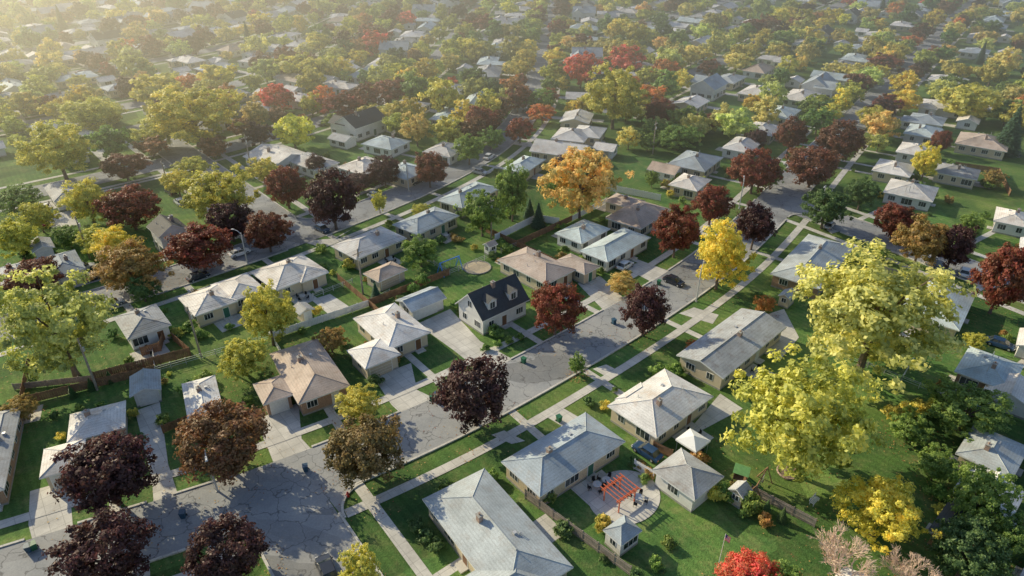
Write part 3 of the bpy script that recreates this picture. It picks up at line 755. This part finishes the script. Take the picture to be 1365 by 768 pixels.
# ---------- cars
def car_mesh(name,c):
    m,nt,b,o=newmat('car_paint'); v=vec_src(nt); nt.links.new(ramp(nt,nz(nt,v,2),[(.3,[k*.95 for k in c]),(.7,c)]),b.inputs['Base Color'])
    b.inputs['Roughness'].default_value=.25; b.inputs['Coat Weight'].default_value=.6; mb=MB()
    secs=[(-2.25,.72,.45,.62),(-2.15,.84,.3,.82),(-1.5,.9,.25,.92),(0,.92,.22,.95),(1.0,.9,.25,.9),(1.9,.86,.28,.76),(2.2,.74,.38,.6)]
    vs=[];fs=[]
    for x,w,z0,z1 in secs: vs+=[(x,-w,z0),(x,-w,(z0+z1)/2+.05),(x,-w*.9,z1),(x,w*.9,z1),(x,w,(z0+z1)/2+.05),(x,w,z0)]
    n=6
    for i in range(len(secs)-1):
        for k in range(6): a=i*n+k; b2=i*n+(k+1)%6; fs.append((a,b2,b2+n,a+n))
    fs+= [(5,4,3,2,1,0),tuple((len(secs)-1)*n+k for k in range(6))]
    mb.add(vs,[f[::-1] for f in fs],m)
    g=[(-1.75,.78,.9),(-1.2,.66,1.38),(.35,.66,1.42),(1.15,.78,.9)]
    vs=[];[vs.extend([(x,-w,z),(x,w,z)]) for x,w,z in g]
    mb.add(vs,[(0,1,3,2),(4,5,7,6),(0,2,4,6),(1,7,5,3)],M_glass)
    mb.box(-1.25,.4,-.67,.67,1.38,1.45,m)
    for x in (-1.2,-.4,.38):
        for s in (1,-1): mb.tube([(x,s*.68,1.4),(x+(.0 if x<0.3 else .5)-.3*(x<-1),s*.79,.9)],.035,4,m)
    for x in (-1.4,1.4):
        for s in (1,-1): mb.tube([(x,s*.72,.33),(x,s*.93,.33)],.33,14,M_black); mb.tube([(x,s*.9,.33),(x,s*.95,.33)],.18,10,M_metal)
    for s in (1,-1):
        mb.box(2.12,2.2,s*.6-.15,s*.6+.15,.52,.64,M_white); mb.box(-2.26,-2.2,s*.6-.14,s*.6+.14,.55,.7,M_red)
        mb.box(.85,1.0,s*.95-.08,s*.95+.08,.92,1.04,m)
    me=mb.mesh(name); return me
cars={'w':car_mesh('car',(.8,.81,.83)),'k':car_mesh('car',(.03,.035,.05)),'s':car_mesh('car',(.42,.44,.47)),'r':car_mesh('car',(.4,.03,.03)),'b':car_mesh('car',(.03,.07,.15))}
for u,v,c,a in [(833,357,'w',90),(437,764,'k',90),(1200,318,'k',90),(1262,388,'s',0),(1332,462,'b',0),(128,372,'k',0),(112,360,'w',0),(228,258,'k',90),(100,283,'s',90),(500,264,'w',0),(1105,303,'s',90),
   (862,606,'b',90),(555,245,'k',90),(640,232,'s',0),(690,180,'w',0),(240,272,'w',90),(60,300,'r',90),(705,150,'k',0),(1135,180,'s',0),(1240,350,'w',90),(930,168,'w',0),(150,408,'s',0),(265,372,'k',0),(320,340,'w',0),(1285,366,'w',90),(1100,210,'k',0),(430,308,'b',0),(898,378,'k',0),(1055,222,'w',0)]:
    x,y=G(u,v); t=snapang(0,x,y); obj('parked_car',cars[c],(x,y,.08),t+math.radians(a+tr.uniform(-3,3)))
for P in [f[1] for f in far]+[A,B]:
    T,N=frame(P)
    for i in range(10,len(P)-1,8):
        x,y=P[i]+N[i]*(3.6 if i%2 else -3.6)
        if tr.random()<.35 and not visible_manual(x,y) and -30<y<500 and abs(x)<.85*y+60:
            obj('parked_car',cars[tr.choice('wksrbws')],(x,y,.1),math.atan2(T[i][1],T[i][0]))
# ---------- poles, lamps, wires
def at(u,v): x,y=G(u,v); return x,y,snapang(0,x,y)
def lamp():
    mb=MB(); mb.tube([(0,0,0),(0,0,7.2)],[.15,.1],8,M_metal); mb.tube([(0,0,6.9),(.8,0,7.5),(1.9,0,7.6)],[.08,.07,.06],6,M_metal)
    mb.box(-.2,.2,-.2,.2,0,.15,M_conc)
    mb.add([(1.7,-.14,7.52),(2.5,-.18,7.5),(2.5,.18,7.5),(1.7,.14,7.52),(1.7,-.1,7.7),(2.4,-.1,7.64),(2.4,.1,7.64),(1.7,.1,7.7)],[(3,2,1,0),(4,5,6,7),(0,1,5,4),(1,2,6,5),(2,3,7,6),(3,0,4,7)],M_metal)
    return mb.mesh('street_lamp')
LM=lamp()
for u,v,a in [(928,402,110),(290,655,-90),(985,278,110),(1092,285,-90),(545,255,-90),(330,352,110)]:
    x,y,t=at(u,v); obj('street_lamp',LM,(x,y,0),t+math.radians(a))
def pole():
    mb=MB(); mb.tube([(0,0,0),(0,0,9.8)],[.19,.14],8,M_pole); mb.box(-.06,.06,-1.1,1.1,8.8,8.95,M_pole)
    for s in (-1,-.4,.4,1): mb.tube([(0,s,8.95),(0,s,9.12)],.05,6,M_white)
    mb.tube([(.25,0,7.4),(.25,0,8.2)],.2,10,M_metal); return mb.mesh('utility_pole')
PM=pole(); pp=[]
for u,v in [(130,520),(268,475),(484,392),(655,318),(790,258),(870,205)]:
    x,y,t=at(u,v); pp.append((x,y)); obj('utility_pole',PM,(x,y,0),t)
for u,v in [(120,345),(228,262),(335,225)]:
    x,y,t=at(u,v); obj('utility_pole',PM,(x,y,0),t)
mb=MB(); pts=[tuple(ext(np.array(pp[0]),np.array(pp[1]),50))]+pp
for a,b in zip(pts[:-1],pts[1:]):
    for s in (-1,0.4,1):
        mb.tube([(a[0]+(b[0]-a[0])*t/8+s*.6,a[1]+(b[1]-a[1])*t/8-s*.7,9.1-3.2*(t/8)*(1-t/8)) for t in range(9)],.02,3,M_black,False)
obj('power_lines',mb.mesh('power_lines'))
mb=MB(); mb.tube([(0,0,0),(0,0,3)],.04,6,M_metal); G_=simple('sign_green',(.02,.2,.12),.4); mb.box(-.5,.5,-.015,.015,2.7,2.95,G_); mb.box(-.015,.015,-.5,.5,2.98,3.2,G_)
x,y,t=at(296,652); obj('street_name_sign',mb.mesh('sign'),(x-1,y,0),t)
mb=MB(); HR=simple('hydrant_red',(.5,.03,.02),.4); mb.tube([(0,0,0),(0,0,.08),(0,0,.1),(0,0,.6),(0,0,.62),(0,0,.78),(0,0,.85)],[.2,.2,.13,.13,.17,.12,.03],10,HR)
mb.tube([(-.25,0,.45),(.25,0,.45)],.07,8,HR); mb.tube([(0,0,.42),(0,-.25,.42)],.09,8,HR); x,y,t=at(464,662); obj('fire_hydrant',mb.mesh('hydrant'),(x,y,0),t)
def binm(c):
    mb=MB(); m=simple('bin_plastic',c,.5); vs=[(-.27,-.3,.1),(.27,-.3,.1),(.27,.27,.1),(-.27,.27,.1),(-.33,-.38,1.0),(.33,-.38,1.0),(.33,.36,1.0),(-.33,.36,1.0)]
    mb.add(vs,[(3,2,1,0),(4,5,6,7),(0,1,5,4),(1,2,6,5),(2,3,7,6),(3,0,4,7)],m); mb.box(-.36,.36,-.42,.42,1.0,1.07,m); mb.tube([(-.34,.42,1.0),(.34,.42,1.0)],.03,5,m)
    for s in (1,-1): mb.tube([(s*.28,.32,.13),(s*.36,.32,.13)],.13,8,M_black)
    return mb.mesh('wheelie_bin')
bins=[binm((.03,.15,.08)),binm((.03,.09,.16))]
for i,(u,v) in enumerate([(577,535),(582,531),(698,484),(40,735),(47,732),(818,432),(878,380),(408,628),(500,628),(245,690),(745,562),(605,690)]):
    x,y,t=at(u,v); obj('wheelie_bin',bins[i%2],(x,y,.02),t+tr.uniform(-.3,.3))
# ---------- back garden features
n=40
px,py,pt=at(832,662); mb=MB()
mb.add([(math.cos(6.283*k/n)*5.0,math.sin(6.283*k/n)*4.3,.062) for k in range(n)],[tuple(range(n))],M_conc)
obj('patio',mb.mesh('patio'),(px,py,0),pt)
mb=MB()
for sx in (-1.7,1.7):
    for sy in (-1.5,1.5): mb.box(sx-.08,sx+.08,sy-.08,sy+.08,.06,2.4,M_red)
for sy in (-1.5,1.5):
    for o in (-.11,.11): mb.box(-2.3,2.3,sy+o-.03,sy+o+.03,2.2,2.42,M_red)
for k in range(7): x=-2.1+k*.7; mb.box(x-.03,x+.03,-2.1,2.1,2.43,2.58,M_red)
for sy in (-1.5,1.5):
    for sx in (-1.7,1.7):
        s=-1 if sx>0 else 1; mb.tube([(sx,sy,1.7),(sx+s*.5,sy,2.25)],.04,4,M_red)
x,y,t=at(825,668); obj('pergola',mb.mesh('pergola'),(x,y,0),t,scale=(.85,.85,.95))
def tableset():
    mb=MB(); mb.tube([(0,0,.70),(0,0,.74)],.6,16,M_metal); mb.tube([(0,0,.0),(0,0,.7)],.05,6,M_metal)
    for k in range(4):
        a=k*math.pi/2+.4; c,s=math.cos(a),math.sin(a)
        xf=lambda p:(c*(1.05+p[0])-s*p[1],s*(1.05+p[0])+c*p[1],p[2])
        mb.box(-.22,.22,-.22,.22,.42,.46,M_black,xf); mb.box(.18,.22,-.22,.22,.46,.95,M_black,xf)
        for a2 in (-.19,.19):
            for b2 in (-.19,.19): mb.box(a2-.02,a2+.02,b2-.02,b2+.02,0,.42,M_black,xf)
    return mb.mesh('patio_table')
TS=tableset()
for u,v in [(808,645),(850,668),(926,600)]: x,y,t=at(u,v); obj('patio_table_set',TS,(x,y,.062),t)
for p in patios: obj('patio_table_set',TS,(p[0],p[1],.02),rw.uniform(0,3))
mb=MB()
for sx in (-1.5,1.5):
    for sy in (-1.5,1.5): mb.tube([(sx,sy,0),(sx,sy,2.3)],.04,6,M_metal)
v=[(-1.7,-1.7,2.3),(1.7,-1.7,2.3),(1.7,1.7,2.3),(-1.7,1.7,2.3),(-.3,-.3,2.95),(.3,-.3,2.95),(.3,.3,2.95),(-.3,.3,2.95),(-1.7,-1.7,2.05),(1.7,-1.7,2.05),(1.7,1.7,2.05),(-1.7,1.7,2.05),(0,0,3.1)]
mb.add(v,[(0,1,5,4),(1,2,6,5),(2,3,7,6),(3,0,4,7),(8,9,1,0),(9,10,2,1),(10,11,3,2),(11,8,0,3),(4,5,12),(5,6,12),(6,7,12),(7,4,12)],M_white)
x,y,t=at(921,603); obj('canopy_tent',mb.mesh('canopy'),(x,y,0),t)
def swing(c):
    mb=MB()
    for sx in (-2,2):
        for s in (1,-1): mb.tube([(sx,s*1.0,0),(sx,0,2.3)],.08,6,c)
    mb.tube([(-2.1,0,2.3),(2.1,0,2.3)],.09,6,c)
    for x in (-1.1,0,1.1):
        for d in (-.2,.2): mb.tube([(x+d,0,2.3),(x+d,.05,.5)],.02,4,M_metal)
        mb.box(x-.25,x+.25,-.08,.14,.46,.5,M_black)
    return mb.mesh('swing_set')
BLUE=simple('blue_paint',(.08,.3,.85),.4); GRN=simple('green_plastic',(.15,.33,.11),.6)
x,y,t=at(600,362); obj('swing_set',swing(BLUE),(x,y,0),t,scale=(1.2,1.2,1.2))
x,y,t=at(1012,652); obj('swing_set',swing(M_wood),(x,y,0),t+.2)
mb=MB()
for sx in (-.8,.8):
    for sy in (-.8,.8): mb.box(sx-.06,sx+.06,sy-.06,sy+.06,0,2.6,M_wood)
mb.box(-.86,.86,-.86,.86,1.3,1.38,M_wood); mb.add([(-1,-1,2.5),(1,-1,2.5),(1,1,2.5),(-1,1,2.5),(-1,0,3.3),(1,0,3.3)],[(0,1,5,4),(2,3,4,5),(1,2,5),(3,0,4)],GRN)
mb.box(-.86,-.8,-.8,.8,1.4,2.0,M_wood); mb.box(-.8,.8,.8,.86,1.4,2.0,M_wood)
mb.add([(.8,-.3,1.38),(.8,.3,1.38),(3.0,.3,.25),(3.0,-.3,.25),(.8,-.3,1.6),(3,-.3,.45),(.8,.3,1.6),(3,.3,.45)],[(0,1,2,3),(0,3,5,4),(1,6,7,2)],GRN)
x,y,t=at(985,645); obj('play_tower',mb.mesh('play_tower'),(x,y,0),t-1.2)
mb=MB(); sand=simple('sand',(.5,.42,.3),.95,.15,2); mb.add([(math.cos(6.283*k/n)*2.8,math.sin(6.283*k/n)*2.8,.05) for k in range(n)],[tuple(range(n))],sand)
for k in range(24): a=6.283*k/24; mb.tube([(math.cos(a)*2.85,math.sin(a)*2.85,.1),(math.cos(a+.24)*2.85,math.sin(a+.24)*2.85,.1)],.13,5,M_found)
x,y,t=at(636,357); obj('sand_play_ring',mb.mesh('ring'),(x,y,0),t)
mb=MB(); mb.add([(math.cos(6.283*k/n)*1.3,math.sin(6.283*k/n)*1.3,.1) for k in range(n)],[tuple(range(n))],M_bark)
for k in range(20): a=6.283*k/20; mb.tube([(math.cos(a)*1.35,math.sin(a)*1.35,.14),(math.cos(a+.29)*1.35,math.sin(a+.29)*1.35,.14)],.15,5,M_chim)
tx_=[o for o in bpy.data.objects if o.name.startswith('ash_tree')]
bt=min(tx_,key=lambda o:(o.location.x-G(1072,630)[0])**2+(o.location.y-G(1072,630)[1])**2)
obj('brick_tree_ring',mb.mesh('tree_ring'),(bt.location.x,bt.location.y,0),0)
mb=MB()
for sx in (-.7,.7):
    for sy in (-.25,.25): mb.box(sx-.04,sx+.04,sy-.04,sy+.04,0,.42,M_white)
for k in range(4): mb.box(-.8,.8,-.28+k*.15,-.17+k*.15,.42,.46,M_white)
for k in range(3): mb.box(-.8,.8,.3,.34,.55+k*.16,.66+k*.16,M_white)
for sx in (-.7,.7): mb.box(sx-.04,sx+.04,.34,.38,.42,1.0,M_white)
x,y,t=at(1085,670); obj('garden_bench',mb.mesh('bench'),(x,y,0),t)
mb=MB(); mb.tube([(0,0,0),(0,0,5.2)],[.05,.03],8,M_white); FR=simple('flag_red',(.55,.03,.04),.7); FB=simple('flag_blue',(.02,.04,.25),.7)
def fp(a,b): return (a*1.5*.5,math.sin(a*7)*.12*a+.05,5.1-b*.95-a*.6)
for r in range(13):
    for c in range(10):
        a0,a1=c/10,(c+1)/10; b0,b1=r/13,(r+1)/13
        m=FB if (c<4 and r<7) else (FR if r%2==0 else M_white)
        mb.add([fp(a0,b0),fp(a1,b0),fp(a1,b1),fp(a0,b1)],[(0,1,2,3)],m)
x,y,t=at(958,752); obj('flagpole',mb.mesh('flagpole'),(x,y,0),0)
# fallen leaves
mb=MB(); fl=[simple('fallen_leaf_tan',(.5,.32,.12),.8),simple('fallen_leaf_red',(.28,.1,.05),.8)]
for (x,y,r) in tocc:
    if y>130 or not visible_manual(x,y): continue
    for _ in range(120):
        a=tr.uniform(0,6.28); q=r*1.4*math.sqrt(tr.random()); px_=x+math.cos(a)*q; py_=y+math.sin(a)*q; s=tr.uniform(.05,.12); b_=tr.uniform(0,6)
        c_,s_=math.cos(b_)*s,math.sin(b_)*s; z=.1+tr.uniform(0,.04)
        mb.add([(px_-c_,py_-s_,z),(px_+s_,py_-c_,z+.02),(px_+c_,py_+s_,z),(px_-s_,py_+c_,z+.01)],[(0,1,2,3)],tr.choice(fl))
obj('fallen_leaves',mb.mesh('fallen_leaves'))
# ---------- haze (real air volume over the far suburb)
mb=MB(); mb.box(-1400,1400,130,1800,-5,42,M_white); me=mb.mesh('haze'); me.materials.clear()
m=bpy.data.materials.new('haze'); m.use_nodes=True; nt=m.node_tree; nt.nodes.clear(); o=nt.nodes.new('ShaderNodeOutputMaterial'); vs=nt.nodes.new('ShaderNodeVolumeScatter')
vs.inputs['Color'].default_value=(1,.94,.76,1); vs.inputs['Density'].default_value=.0026; vs.inputs['Anisotropy'].default_value=.66
nt.links.new(vs.outputs[0],o.inputs['Volume']); me.materials.append(m); obj('haze',me)
# ---------- light
az=math.radians(146); el=math.radians(27)
Sd=Vector((math.cos(el)*math.cos(az),math.cos(el)*math.sin(az),math.sin(el)))
l=bpy.data.lights.new('sun','SUN'); l.energy=5.0; l.angle=math.radians(.5); l.color=(1,.87,.58)
so=bpy.data.objects.new('sun',l); scene.collection.objects.link(so); so.rotation_euler=Sd.to_track_quat('Z','Y').to_euler(); so.location=(-100,100,150)
w=bpy.data.worlds.new('World'); scene.world=w; w.use_nodes=True; nt=w.node_tree; bg=nt.nodes['Background']; sk=nt.nodes.new('ShaderNodeTexSky')
sk.sky_type='NISHITA'; sk.sun_disc=False; sk.sun_elevation=el; sk.sun_rotation=math.pi/2-az; nt.links.new(sk.outputs[0],bg.inputs[0]); bg.inputs[1].default_value=.14
scene.view_settings.view_transform='Standard'; scene.view_settings.look='None'; scene.view_settings.exposure=0
cam=bpy.data.cameras.new('camera'); co=bpy.data.objects.new('camera',cam); scene.collection.objects.link(co)
co.location=(0,0,H); co.rotation_euler=(math.radians(90)-PIT,0,0); cam.lens=36*F/1365; cam.sensor_width=36; cam.clip_end=6000; scene.camera=co
print('objects',len(bpy.data.objects),'trees',len(tocc),'houses',len(occ))
